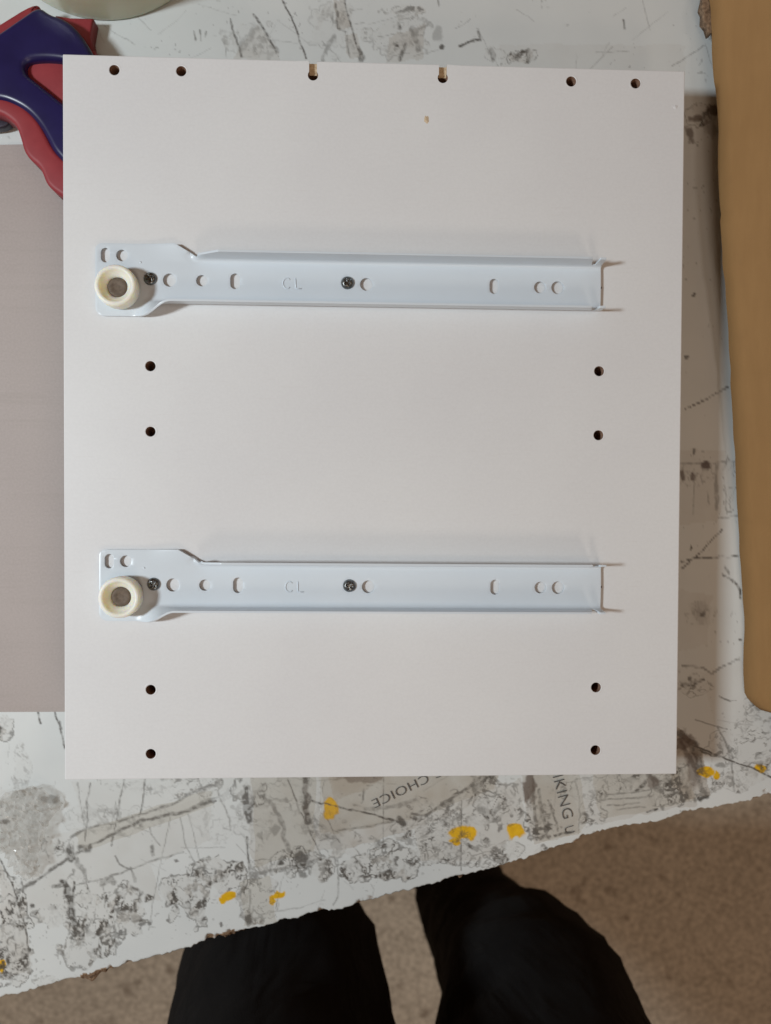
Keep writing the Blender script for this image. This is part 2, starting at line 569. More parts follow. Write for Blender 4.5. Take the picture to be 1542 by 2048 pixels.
# tape residue patches and one painted shadow band -------------------------------------------------------
for px, d in [
    ([(634, 1540), (1005, 1540), (985, 1585), (900, 1630), (800, 1668), (690, 1698), (618, 1700), (648, 1615)], .62),
    ([(655, 1540), (790, 1540), (730, 1580), (668, 1600)], .95),
    ([(1040, 1535), (1130, 1535), (1150, 1600), (1160, 1665), (1070, 1690), (1050, 1620)], .55),
    ([(1130, 1535), (1390, 1535), (1395, 1610), (1290, 1628), (1200, 1650), (1150, 1640)], .38),
    ([(500, 1550), (640, 1545), (640, 1720), (520, 1750), (500, 1700)], .38),
    ([(140, 1560), (500, 1550), (430, 1590), (180, 1690)], .14),
    ([(30, 1690), (420, 1590), (420, 1680), (300, 1730), (320, 1800), (180, 1800), (60, 1850)], .22),
    ([(0, 1580), (60, 1570), (125, 1600), (80, 1740), (0, 1700)], .16),
    ([(0, 1720), (60, 1880), (55, 1940), (0, 1960)], .45),
    ([(1350, 1450), (1405, 1500), (1420, 1590), (1370, 1600), (1340, 1560)], .95),
    ([(820, 1620), (1040, 1560), (1050, 1660), (960, 1720), (840, 1720)], .42),
    ([(665, 0), (690, 0), (702, 56), (676, 60)], .55), ([(690, 70), (716, 70), (726, 115), (698, 115)], .5),
    ([(470, 100), (515, 52), (560, 105), (560, 125), (470, 120)], .35),
    ([(780, 75), (850, 45), (845, 120), (770, 125)], .45), ([(1000, 88), (1370, 90), (1370, 150), (1000, 150)], .14),  # last patch paints the board's soft shadow beyond its top edge
    ([(1350, 900), (1450, 900), (1440, 1040), (1350, 1050)], .25), ([(1355, 1180), (1425, 1190), (1415, 1290), (1355, 1300)], .2),
    ([(1400, 1350), (1550, 1300), (1550, 1420), (1440, 1480)], .15),
]:
    region(px, d)

# crumbly adhesive -----------------------------------------------------------
for i, (u, v, rx, ry, d) in enumerate([
    (215, 1832, 78, 52, 1.0), (262, 1800, 34, 36, .85), (180, 1888, 62, 48, .75), (150, 1812, 26, 60, .8),
    (24, 1838, 36, 100, .95), (22, 1920, 40, 52, .9), (105, 1835, 34, 24, .75), (92, 1962, 34, 12, .5),
    (372, 1778, 46, 44, .95), (392, 1822, 24, 30, .85), (347, 1828, 14, 16, .9), (458, 1752, 44, 36, .95), (415, 1745, 32, 40, .7),
    (520, 1792, 40, 62, .6), (512, 1640, 40, 70, .35), (565, 1728, 76, 26, .7), (606, 1722, 32, 26, 1.0), (500, 1578, 30, 34, .8),
    (560, 1590, 60, 40, .45), (650, 1738, 26, 30, .7), (742, 1735, 68, 22, 1.0), (712, 1742, 24, 26, .9), (790, 1722, 46, 40, .9), (700, 1690, 70, 24, .6),
    (852, 1650, 64, 52, .7), (880, 1708, 46, 24, .85), (955, 1612, 62, 46, .8), (1000, 1600, 44, 50, .7), (905, 1665, 60, 46, .5),
    (1012, 1700, 48, 24, .65), (965, 1722, 60, 18, .75), (1085, 1640, 30, 56, .85), (1190, 1575, 76, 26, .6), (1185, 1625, 34, 34, .7), (1330, 1585, 42, 30, .75),
    (1290, 1560, 60, 22, .8), (1370, 1560, 40, 50, .8), (1500, 1492, 66, 44, .75), (1440, 1500, 40, 50, .6), (1520, 1440, 50, 36, .5), (1470, 1560, 60, 28, .45),
    (350, 1570, 80, 24, .55), (230, 1640, 120, 26, .28), (10, 1452, 16, 26, .9), (45, 1540, 16, 40, .3), (110, 1695, 34, 22, .6), (275, 1575, 60, 14, .3),
    (1458, 968, 14, 52, .7), (1385, 945, 34, 26, .4), (1400, 1225, 30, 20, .35), (1385, 1372, 36, 22, .5),
    (660, 60, 46, 50, .28), (800, 70, 66, 42, .45), (500, 80, 50, 40, .28), (1040, 110, 26, 14, .8), (990, 110, 20, 14, .4), (812, 22, 40, 12, .6), (1400, 235, 34, 24, .6),
    (430, 1640, 40, 60, .22), (640, 1640, 40, 40, .3),
]):
    crumbs(u, v, rx, ry, d, sc=4.0 + (i % 4) * .7, seed=100 + 13 * i)

# scratches and smears ---------------------------------------------------------
for px, w, d in [
    ([(76, 1422), (82, 1447)], .9, .85), ([(108, 1420), (119, 1451), (131, 1495)], .8, .85), ([(118, 1442), (121, 1456)], 2, .7),
    ([(155, 1565), (165, 1634)], .4, .4), ([(182, 1565), (174, 1603), (175, 1640), (169, 1682)], .7, .65),
    ([(248, 1555), (240, 1603), (233, 1640), (223, 1691)], .7, .65), ([(232, 1600), (221, 1655)], .4, .4), ([(290, 1555), (286, 1606), (278, 1634)], .7, .7),
    ([(142, 1675), (177, 1656), (234, 1644), (285, 1628), (348, 1606), (380, 1587), (418, 1571)], 1.2, .6),
    ([(32, 1786), (89, 1751), (139, 1716), (171, 1697), (222, 1669), (275, 1644), (316, 1633), (373, 1622), (430, 1600)], 1.7, .72),
    ([(152, 1769), (203, 1759), (263, 1737), (323, 1716), (367, 1705)], .7, .55), ([(231, 1713), (240, 1728), (263, 1739), (272, 1757)], .7, .6),
    ([(301, 1655), (303, 1668), (320, 1691)], .6, .5), ([(127, 1764), (139, 1796), (142, 1827), (149, 1859)], 3.2, .9), ([(147, 1764), (146, 1800), (143, 1840)], 1.4, .85),
    ([(0, 1716), (19, 1754), (35, 1805), (54, 1868), (57, 1906), (50, 1936)], .6, .85), ([(342, 1634), (316, 1748), (297, 1859)], .35, .4),
    ([(377, 1628), (396, 1704), (405, 1754)], .35, .4), ([(361, 1634), (370, 1685), (392, 1730), (400, 1757)], .5, .4), ([(205, 1760), (210, 1815)], .35, .4),
    ([(160, 1698), (180, 1698)], 4.2, .75), ([(152, 1720), (168, 1745)], 2.6, .5), ([(104, 1775), (126, 1772)], 2.0, .7), ([(140, 1700), (142, 1720)], 3, .8),
    ([(42, 1757), (46, 1775)], 1, .6), ([(205, 1767), (222, 1757), (228, 1765)], 2.2, .6), ([(303, 1695), (306, 1710)], 2, .6), ([(262, 1735), (270, 1762)], 1.2, .6),
    ([(576, 1560), (598, 1617), (620, 1663), (641, 1710)], .55, .7), ([(612, 1550), (612, 1595), (613, 1623), (617, 1647)], 4.2, .8),
    ([(622, 1602), (669, 1612), (726, 1625), (797, 1644)], .9, .9), ([(655, 1636), (669, 1669), (680, 1685)], .6, .6),
    ([(492, 1578), (492, 1600), (498, 1640)], 3.6, .8), ([(505, 1590), (512, 1612)], 1.6, .6), ([(543, 1600), (563, 1653), (576, 1696)], 3.0, .5),
    ([(494, 1674), (497, 1723), (500, 1756)], 1.0, .75), ([(500, 1751), (554, 1740), (603, 1734), (641, 1718)], 1.8, .55),
    ([(675, 1720), (677, 1767), (675, 1794), (666, 1810)], .7, .45), ([(767, 1552), (767, 1690)], .3, .6), ([(434, 1582), (459, 1636), (462, 1661), (448, 1658)], .7, .45),
    ([(380, 1617), (407, 1603), (445, 1590)], 1, .5), ([(730, 1619), (797, 1611), (833, 1598)], 2.2, .42), ([(800, 1640), (808, 1648)], 3.5, .85),
    ([(823, 1627), (844, 1632), (872, 1617), (911, 1593), (945, 1570), (968, 1550)], 1.8, .72), ([(678, 1661), (722, 1656), (766, 1645), (797, 1643)], 1.0, .5),
    ([(727, 1578), (724, 1606)], .9, .6), ([(923, 1600), (922, 1707), (922, 1741)], .45, .7), ([(850, 1690), (858, 1720)], .6, .5), ([(640, 1680), (672, 1676)], .8, .5),
    ([(945, 1550), (952, 1580), (975, 1555)], 3.0, .55), ([(962, 1620), (985, 1626), (1000, 1612)], 3.2, .5), ([(937, 1690), (955, 1698)], 2.2, .85),
    ([(1066, 1560), (1071, 1633), (1075, 1680)], 1.8, .65), ([(1078, 1578), (1086, 1633), (1097, 1677)], 2.0, .65), ([(1097, 1600), (1108, 1633), (1117, 1662)], 1.2, .6),
    ([(1111, 1671), (1144, 1664)], 1.5, .8), ([(1075, 1676), (1100, 1674)], 2.0, .7), ([(1150, 1560), (1160, 1600), (1158, 1660)], .4, .4),
    ([(1297, 1550), (1310, 1560), (1319, 1578)], 4.0, .6), ([(1290, 1565), (1276, 1580)], 2.0, .8), ([(1359, 1481), (1381, 1524), (1403, 1575), (1414, 1595)], 2.6, .6),
    ([(1380, 1490), (1490, 1531), (1545, 1555)], .9, .85), ([(1450, 1484), (1465, 1531), (1470, 1582)], .9, .6), ([(1400, 1596), (1412, 1592)], 3.0, .9),
    ([(1293, 1623), (1315, 1618)], 1.2, .85), ([(1210, 1590), (1290, 1582)], .9, .5), ([(1200, 1600), (1296, 1594)], .9, .5), ([(1215, 1612), (1280, 1606)], .8, .5), ([(1235, 1618), (1290, 1614)], .8, .4),
    ([(1330, 1590), (1362, 1584)], 2.0, .7), ([(1362, 1138), (1389, 1117), (1445, 1058)], .7, .8), ([(1362, 1124), (1393, 1117), (1441, 1115), (1476, 1112)], .6, .85),
    ([(1445, 1150), (1469, 1164), (1480, 1180), (1481, 1197)], 1.0, .85), ([(1450, 1135), (1457, 1146)], 1.2, .7), ([(1434, 926), (1431, 968), (1433, 1016)], 2.2, .45), ([(1350, 928), (1475, 924)], .4, .5),
    ([(1450, 975), (1454, 1030)], .5, .5), ([(1438, 1037), (1478, 1033)], .5, .45), ([(1389, 965), (1385, 1030)], .6, .4), ([(1415, 985), (1418, 1010)], .6, .4),
    ([(1365, 1332), (1407, 1336), (1424, 1349), (1438, 1336), (1480, 1318)], .9, .6), ([(1362, 1370), (1386, 1370), (1407, 1360)], 1.3, .8), ([(1438, 1394), (1460, 1402)], .9, .6),
    ([(1434, 1452), (1452, 1486), (1466, 1515)], .8, .6), ([(1390, 1440), (1455, 1458)], .6, .5), ([(1358, 1467), (1389, 1492), (1403, 1544)], 4.6, .75), ([(1390, 1500), (1440, 1515)], 1.0, .8),
    ([(1371, 818), (1411, 799), (1457, 774)], .6, .8), ([(1345, 132), (1409, 91)], .5, .4), ([(1248, 40), (1250, 57)], .8, .7), ([(1286, 0), (1300, 60)], .4, .3),
    ([(563, -5), (589, 49), (612, 118)], .7, .8), ([(508, 28), (525, 53), (552, 104)], 1.1, .75), ([(461, 39), (469, 68), (484, 115)], 1.1, .65), ([(514, 56), (480, 94)], 4.5, .32),
    ([(689, -5), (702, 49), (723, 118)], 1.0, .75), ([(672, 8), (676, 56), (691, 64)], 1.2, .6), ([(668, 71), (644, 118)], 3.0, .42), ([(720, 95), (724, 118)], 2.4, .7), ([(694, 72), (700, 112)], .8, .5),
    ([(826, 56), (837, 98)], 4.2, .5), ([(811, 86), (800, 118)], 1.8, .7), ([(795, 46), (798, 56)], 1.8, .7), ([(822, 14), (792, 26)], 2.0, .6), ([(860, 45), (830, 62)], 1.4, .4),
    ([(920, 92), (939, 85), (960, 77)], 1.7, .8), ([(956, 62), (960, 80)], 1.2, .6), ([(984, 100), (986, 120)], 2.0, .6), ([(1028, 117), (1054, 100)], 2.2, .7), ([(876, 0), (878, 10)], 1, .5),
    ([(388, 64), (390, 78)], .8, .6), ([(400, 60), (402, 80)], .8, .6), ([(412, 62), (411, 72)], .7, .5), ([(540, 92), (556, 100)], 3, .4), ([(500, 1780), (498, 1840)], 1.0, .4), ([(497, 1832), (498, 1845)], 2.4, .8),
    ([(520, 1830), (600, 1815), (650, 1800)], .6, .3), ([(410, 1905), (420, 1890)], 1.0, .5), ([(414, 1900), (417, 1912)], .8, .8),
]:
    stroke(px, w, d)
for u, v, rx, ry, d in [(804, 1644, 6, 6, .85), (886, 92, 6, 5, .8), (877, 68, 9, 17, .3), (65, 1812, 5, 5, .8), (440, 1848, 4, 4, .7), (603, 1718, 14, 12, .8), (560, 1726, 7, 5, .85), (605, 1748, 8, 9, .6),
                        (1390, 588, 4, 4, .8), (1374, 713, 5, 4, .8), (1389, 904, 3, 6, .7), (1381, 1098, 4, 5, .9), (1408, 1228, 7, 6, .7), (1380, 1357, 4, 4, .7), (1445, 1532, 10, 5, .5), (1482, 1282, 3, 3, .9),
                        (8, 1643, 8, 6, .7), (100, 1600, 16, 10, .4), (230, 1780, 4, 4, .5), (1278, 1490, 6, 4, .4), (1000, 1656, 4, 7, .6), (1437, 1505, 5, 5, .6), (550, 1660, 6, 10, .4)]:
    blot(u, v, rx, ry, d)
# yellow print spots
for u, v, rx, ry in [(661, 1617, 15, 20), (922, 1668, 22, 14), (943, 1668, 13, 15), (912, 1684, 12, 8), (1032, 1665, 19, 16), (457, 1792, 16, 9), (448, 1799, 8, 9), (557, 1788, 11, 11), (546, 1802, 6, 12),
                     (1410, 1544, 20, 11), (1434, 1551, 5, 8), (1519, 1538, 14, 8), (4, 1932, 7, 14)]:
    blot(u, v, rx, ry, 1.0, yellow, rag=.25, soft=.10)
for u, v, rx, ry in [(1034, 1684, 9, 9), (930, 1682, 10, 6), (468, 1806, 8, 6), (561, 1776, 8, 5)]:
    s = sub(*[c_ for c_ in (T(u - 30, v)[0], T(u + 30, v)[0], T(u, v + 30)[1], T(u, v - 30)[1])])
    cx, cy = T(u, v)
    q = np.hypot((XW[s] - cx) / rx * KPX, (YW[s] - cy) / ry * KPX)
    yellow[s] *= sstep(.8, 1.1, q)
# brown spots and the torn brown smear by the board's corner
for u, v, rx, ry, d in [(1410, 928, 8, 8, .95), (1386, 950, 8, 9, .8), (1364, 950, 5, 14, .8), (1390, 240, 12, 7, .7), (1380, 266, 8, 14, .7), (1428, 222, 12, 10, .8), (1418, 250, 14, 24, .35),
                        (1057, 1575, 11, 28, .75), (1306, 1562, 12, 12, .55), (1372, 1485, 14, 20, .7), (1385, 1525, 14, 40, .5), (700, 1552, 34, 9, .5), (740, 1556, 22, 9, .45), (1400, 1225, 16, 20, .2), (614, 1600, 6, 40, .25)]:
    blot(u, v, rx, ry, d, brown, rag=1.1, soft=.35)
# fine scattered specks and hairline scratches everywhere
speck = sstep(.80, .86, fbm(X, Y, 1.8, 2, 301)) * sstep(.5, .66, fbm(X, Y, 22, 3, 311))
grime = np.maximum(grime, .35 * speck)
rs = np.random.RandomState(12)
for k in range(90):
    u = rs.uniform(-20, 1560); v = rs.choice([rs.uniform(0, 120), rs.uniform(1420, 1800)]); a = rs.uniform(0, math.pi); L = rs.uniform(15, 90)
    stroke([(u, v), (u + L * .5 * math.cos(a) + rs.uniform(-4, 4), v + L * .5 * math.sin(a)), (u + L * math.cos(a), v + L * math.sin(a))], .25, rs.uniform(.15, .4))
# chipped rim showing the brown core
dist = Y - ye[None, :]
chipf = sstep(.0, 1.0, (fbm(X, Y, 7, 3, 61) - .66) * 9 + (1.2 - dist) * .6) * (dist < 9)
Zt = np.full(Y.shape, Z_TABLE) - .9 * chipf - .10 * grime * 0
Zt -= np.where(dist < 1.0, (1 - dist / 1.0) ** 2 * .5, 0)
for (u0, u1) in [(160, 212), (440, 470)]:
    a0, a1 = T(u0, 1900)[0], T(u1, 1900)[0]
    m = (X > a0) & (X < a1) & (dist < 1.6 + (medN - .5) * 3)
    chipf = np.where(m, 1.0, chipf)

# assemble the top, its skirt and its underside as one mesh
verts = np.stack([X, Y, Zt], -1).reshape(-1, 3)
idx = np.arange(nr * nc).reshape(nr, nc)
quads = np.stack([idx[:-1, :-1], idx[1:, :-1], idx[1:, 1:], idx[:-1, 1:]], -1).reshape(-1, 4)
rim = np.concatenate([idx[-1, :], idx[::-1, -1][1:], idx[0, ::-1][1:], idx[:, 0][1:-1]])
nv = len(verts)
low1 = verts[rim].copy(); low1[:, 2] = Z_TABLE - 3.0
rag = (fbm(low1[:, 0], low1[:, 1], 3.0, 3, 71) - .5)
front = np.arange(len(rim)) < nc
low1[:, 1] += np.where(front, rag * 4.0 + .5, 0)
for (u0, u1, amt) in [(150, 215, 5.5), (438, 476, 3.0), (905, 935, 2.5), (1150, 1175, 2.0)]:
    a0, a1 = T(u0, 1800)[0], T(u1, 1800)[0]
    low1[:, 1] -= np.where(front, amt * np.clip(1 - np.abs((low1[:, 0] - (a0 + a1) / 2) / (a1 - a0) * 2), 0, 1) ** .7, 0)
low2 = low1.copy(); low2[:, 2] = Z_TABLE - 22; low2[:, 1] += np.where(np.arange(len(rim)) < nc, 2.0 - rag * 3, 0)
verts = np.concatenate([verts, low1, low2])
nrim = len(rim)
l1 = nv + np.arange(nrim); l2 = l1 + nrim
sk = np.concatenate([np.stack([rim, l1, np.roll(l1, -1), np.roll(rim, -1)], -1), np.stack([l1, l2, np.roll(l2, -1), np.roll(l1, -1)], -1)])
allq = np.concatenate([quads, sk])
me = bpy.data.meshes.new('table_top')
me.vertices.add(len(verts)); me.vertices.foreach_set('co', (verts * MM).astype(np.float32).ravel())
nq = len(allq)
me.loops.add(nq * 4 + nrim); me.polygons.add(nq + 1)
me.loops.foreach_set('vertex_index', np.concatenate([allq.ravel(), l2[::-1]]).astype(np.int32))
me.polygons.foreach_set('loop_start', (np.arange(nq + 1) * 4).astype(np.int32))
me.polygons.foreach_set('material_index', np.concatenate([np.zeros(len(quads)), np.ones(len(sk) + 1)]).astype(np.int32))
me.polygons.foreach_set('use_smooth', np.concatenate([np.ones(len(quads)), np.zeros(len(sk) + 1)]).astype(bool))
me.materials.append(MAT_TABLE); me.materials.append(MAT_TABLESIDE)
me.update(calc_edges=True); me.validate()
grime = np.clip(grime * 1.06, 0, .92)
for nm, fld in (('grime', grime), ('tape', tape), ('yellow', yellow), ('brown', brown), ('chip', chipf)):
    at_ = me.attributes.new(nm, 'FLOAT', 'POINT')
    at_.data.foreach_set('value', np.concatenate([np.clip(fld, 0, 1).ravel(), np.zeros(2 * nrim)]).astype(np.float32))
tt = obj('table_top', me, None, table)
tt.location = (0, 0, -Z_FLOOR * MM)
for (lx, ly) in [(-820, -300), (570, -20), (-820, 640), (570, 640)]:
    w = 25
    v = [(lx + a * w, ly + b * w, zz) for zz in (0, Z_TABLE - 22 - Z_FLOOR - .5) for a, b in ((-1, -1), (1, -1), (1, 1), (-1, 1))]
    bm = bmesh.new(); bv = [bm.verts.new([c_ * MM for c_ in p]) for p in v]
    for f in ((3, 2, 1, 0), (4, 5, 6, 7), (0, 1, 5, 4), (1, 2, 6, 5), (2, 3, 7, 6), (3, 0, 4, 7)): bm.faces.new([bv[i] for i in f])
    bmesh.ops.bevel(bm, geom=list(bm.edges), offset=.004, segments=2, affect='EDGES')
    obj('table_leg', bm, MAT_TABLESIDE, table)


# tape strips stuck to the table, two of them printed
def local_table(pts, z):
    return [(p[0], p[1], z - Z_FLOOR) for p in pts]


def tape_strip(px, dz):
    poly = [T(u, v) for u, v in px]
    v, t = sheet2d(poly, (), (6, 6))
    vv = [(p[0], p[1], Z_TABLE + dz + .12 * (vnoise(np.array(p[0] / 5.), np.array(p[1] / 5.), 9) - .5) - Z_FLOOR) for p in v]
    return obj('tape_strip', pydata('tape_strip', vv, t), MAT_TAPE, table, smooth=True)


def ragged(pts, n=7, a=3.0, seed=1):
    r = random.Random(seed); out = []
    for i in range(len(pts)):
        p, q = pts[i], pts[(i + 1) % len(pts)]
        for k in range(n):
            t = k / n
            out.append((p[0] + (q[0] - p[0]) * t + r.uniform(-a, a), p[1] + (q[1] - p[1]) * t + r.uniform(-a, a)))
    return out


strip_a = tape_strip(ragged([(640, 1520), (1010, 1500), (985, 1580), (830, 1634), (700, 1662), (640, 1668)], 9, 3, 3), .25)
strip_b = tape_strip(ragged([(1050, 1500), (1150, 1500), (1172, 1640), (1160, 1668), (1075, 1684)], 8, 3, 4), .25)
tape_strip(ragged([(500, 1520), (632, 1520), (628, 1700), (512, 1735)], 8, 3, 5), .22)
tape_strip(ragged([(1180, 1520), (1372, 1520), (1390, 1600), (1200, 1640)], 8, 3, 6), .22)
tape_strip(ragged([(150, 1668), (420, 1578), (428, 1612), (165, 1702)], 8, 3, 7), .22)
tape_strip(ragged([(480, 1762), (542, 1752), (552, 1846), (490, 1850)], 8, 3, 8), .22)


def lettering(text, start, end, cap, parent, name='lettering', spacing=1.0, z=Z_TABLE + .55):
    """flat letters from photo point start (left foot of the text) running to end"""
    cu = bpy.data.curves.new('text', 'FONT'); cu.body = text; cu.size = 1.0; cu.space_character = spacing
    cu.offset = -0.012
    cu.resolution_u = 3
    to = bpy.data.objects.new('text', cu); COL.objects.link(to)
    dg = bpy.context.evaluated_depsgraph_get(); dg.update()
    m = bpy.data.meshes.new_from_object(to.evaluated_get(dg))
    bpy.data.objects.remove(to); bpy.data.curves.remove(cu)
    co = np.array([v.co[:] for v in m.vertices])
    a = np.array(T(*start)); b = np.array(T(*end))
    d = (b - a); L = np.linalg.norm(d); d /= L; n = np.array([-d[1], d[0]])
    sx = L / co[:, 0].max(); sy = cap / .70
    P = a[None] + co[:, :1] * sx * d[None] + co[:, 1:2] * sy * n[None]
    for v, p in zip(m.vertices, P): v.co = (p[0] * MM, p[1] * MM, (z - Z_FLOOR) * MM)
    m.materials.clear(); m.materials.append(MAT_BLACK)
    return obj(name, m, None, parent)


lettering('SIC CHOICE', (906, 1521), (742, 1600), 5.0, strip_a, spacing=1.05)
lettering('VIKING', (1099, 1530), (1126, 1638), 6.0, strip_b, spacing=1.05)
lettering('U', (1127, 1653), (1131, 1668), 5.4, strip_b)

# ------------------------------------------------------------------ thin grey sheet at the left
sp = [T(0, 0)]
sheet = [at2(-560, 300, Z_SHEET), at2(260, 284, Z_SHEET), at2(300, 1423, Z_SHEET), at2(-560, 1427, Z_SHEET)]
so = rounded_slab('hardboard_sheet', sheet, Z_TABLE + .12, Z_SHEET, .3, MAT_SHEET, None, seg=2)
tag(so, 'pinkish grey flat sheet lying on the table under the left side of the board', 'panel')

# ================================================================== BOARD
board = empty('drilled_board', (0, 0, Z_BOARD))
tag(board, 'white rectangular cabinet side board with drilled holes and two drawer runners', 'board')
Wb, Hb = 151.5, 174.95
holes = [(-127, 168.0), (-95.2, 168.3), (94.7, 168.4), (126.8, 168.2)] + \
        [(sx * 110, y) for y in (26.5, -5.2, -131, -162.5) for sx in (-1, 1)]
keyh = [(-31.9, 168.0), (31.3, 168.4)]
R_H = 2.5
outline = [(-Wb, -Hb), (Wb, -Hb), (Wb, Hb)]
for kx, ky in keyh[::-1]:
    outline += [(kx + 1.9, Hb)]
    a0 = math.asin(1.9 / R_H)
    for i in range(25):
        a = math.pi / 2 - a0 - (2 * math.pi - 2 * a0) * i / 24
        outline.append((kx + R_H * math.cos(a), ky + R_H * math.sin(a)))
    outline += [(kx - 1.9, Hb)]
outline += [(-Wb, Hb)]
hl = [circle(x, y, R_H * random.uniform(.97, 1.04), 24) for x, y in holes]
v2, tr = sheet2d(outline, hl)
T16 = -Z_BOARD
bm = bmesh.new()
vt = [bm.verts.new((p[0] * MM, p[1] * MM, T16 * MM)) for p in v2]
for f in tr: bm.faces.new([vt[i] for i in f])
bedges = [e for e in bm.edges if e.is_boundary and all(max(abs(w.co.x) / (Wb * MM), abs(w.co.y) / (Hb * MM)) > .9999 for w in e.verts)]
r = bmesh.ops.extrude_edge_only(bm, edges=bedges)
for g in r['geom']:
    if isinstance(g, bmesh.types.BMVert): g.co.z = 0
low = [bm.verts.new((x * MM, y * MM, 0)) for x, y in ((-Wb, -Hb), (-Wb, Hb), (Wb, Hb), (Wb, -Hb))]
bm.faces.new(low)
bmesh.ops.recalc_face_normals(bm, faces=bm.faces)
pan = obj('panel', bm, MAT_BOARD, board)
bv = pan.modifiers.new('Bevel', 'BEVEL'); bv.width = .5 * MM; bv.segments = 2; bv.limit_method = 'ANGLE'; bv.angle_limit = math.radians(60)


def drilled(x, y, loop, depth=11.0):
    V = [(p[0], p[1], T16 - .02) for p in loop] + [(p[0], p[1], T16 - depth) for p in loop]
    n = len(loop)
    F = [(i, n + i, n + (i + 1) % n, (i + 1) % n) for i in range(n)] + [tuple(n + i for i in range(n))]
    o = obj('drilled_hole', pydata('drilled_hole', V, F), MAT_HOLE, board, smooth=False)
    # slightly raised, burred melamine round the mouth
    V = []; n = 28
    rr = random.Random(int(x * 13 + y))
    for k, (ra, z) in enumerate([(2.46, -.1), (2.55, .07), (2.85, .10), (3.35, .012)]):
        for i in range(n):
            a = 2 * math.pi * i / n
            q = ra + (rr.uniform(-.06, .1) if k >= 2 else 0)
            V.append((x + q * math.cos(a), y + q * math.sin(a), T16 + z * (1 if k in (0, 3) else .6 + .4 * math.sin(a * 2 + x))))
    F = [(k * n + i, k * n + (i + 1) % n, (k + 1) * n + (i + 1) % n, (k + 1) * n + i) for k in range(3) for i in range(n)]
    obj('hole_rim', pydata('hole_rim', V, F), MAT_BOARD, o, smooth=True)


for (x, y), lp in zip(holes, hl):
    drilled(x, y, lp)
for kx, ky in keyh:
    lp = circle(kx, ky, R_H, 24)
    V = [(p[0], p[1], T16 - .02) for p in lp] + [(p[0], p[1], T16 - 11) for p in lp]
    V[:24] = [(p[0], p[1], T16 - (3.2 if p[1] > ky + 1.3 else .02)) for p in lp]
    F = [(i, 24 + i, 24 + (i + 1) % 24, (i + 1) % 24) for i in range(24)] + [tuple(24 + i for i in range(24))]
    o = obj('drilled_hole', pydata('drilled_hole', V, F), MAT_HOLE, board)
    y0 = ky + 1.55
    V = [(kx - 1.9, y0, T16 - 3.2), (kx + 1.9, y0, T16 - 3.2), (kx + 1.9, Hb, T16 - 2.6), (kx - 1.9, Hb, T16 - 2.6),
         (kx - 1.9, y0, T16 - .01), (kx + 1.9, y0, T16 - .01), (kx + 1.9, Hb, T16 - .01), (kx - 1.9, Hb, T16 - .01)]
    obj('broken_groove', pydata('broken_groove', V, [(0, 1, 2, 3), (0, 3, 7, 4), (1, 5, 6, 2)]), MAT_CORE, o)
# two small marks on the face
for (u, v, w, h, m) in [(853, 239, 1.3, 2.2, MAT_CORE), (1351, 214, 1.5, 1.2, MAT_BOARD)]:
    p = at(u, v, 0); r_ = random.Random(u)
    V = [(p[0] + w * math.cos(a) * r_.uniform(.6, 1.1), p[1] + h * math.sin(a) * r_.uniform(.6, 1.1), T16 + .02) for a in [2 * math.pi * i / 12 for i in range(12)]]
    V.append((p[0] - .2, p[1] + .1, T16 + .35))
    obj('surface_chip', pydata('surface_chip', V, [(i, (i + 1) % 12, 12) for i in range(12)]), m, board)
# hidden packing piece that carries the board clear of the table
v_, t_ = None, None
sup = rounded_slab('support_block', [(-40, -120), (110, -120), (110, 120), (-40, 120)], Z_TABLE + .12, Z_BOARD - .02, .5, MAT_CORE, None, seg=2)
tag(sup, 'chipboard offcut lying underneath the drilled white board', 'offcut')

# ================================================================== DRAWER RUNNER
ZW = 1.75                                        # upper face of the web above the board
TH = 0.95
LEN = 245.0
YV = 9.0                                         # bend line of the flanges
FH = 11.0
RB = 1.5


def top_v(x):                                    # unfolded half width, upper side
    return float(np.interp(x, [0, 38, 48.4, 49.6, 60, 238.2, 239.2, 240.2, 241.8, 242.2, LEN], [17.2, 17.4, YV + 2.4, YV + 6.0, YV + FH, YV + FH, YV + FH - 4, YV + 3.0, YV + 3.0, YV + FH - .6, YV + FH - .6]))


def bot_v(x):
    return float(np.interp(x, [0, 19, 34, 238.2, 239.2, 240.2, 241.8, 242.2, LEN], [17.4, 17.4, YV + FH - 1, YV + FH - 1, YV + FH - 4, YV + 3.0, YV + 3.0, YV + FH - .8, YV + FH - .8]))


xsr = sorted(set([0, 2, 19, 38, 50] + list(np.arange(3.5, 78, 1.0)) + [48.4, 49.6] + list(np.arange(60, 238, 4.0)) + [238.2, 238.7, 239.2, 239.7, 240.2, 241, 241.8, 242.0, 242.2, 243.2, 244.2, LEN]))
up = [(x, top_v(x)) for x in xsr]; dn = [(x, -bot_v(x)) for x in xsr]


def corner(cx, cy, r, a0, a1, n=6):
    return [(cx + r * math.cos(math.radians(a0 + (a1 - a0) * i / n)), cy + r * math.sin(math.radians(a0 + (a1 - a0) * i / n))) for i in range(n + 1)]


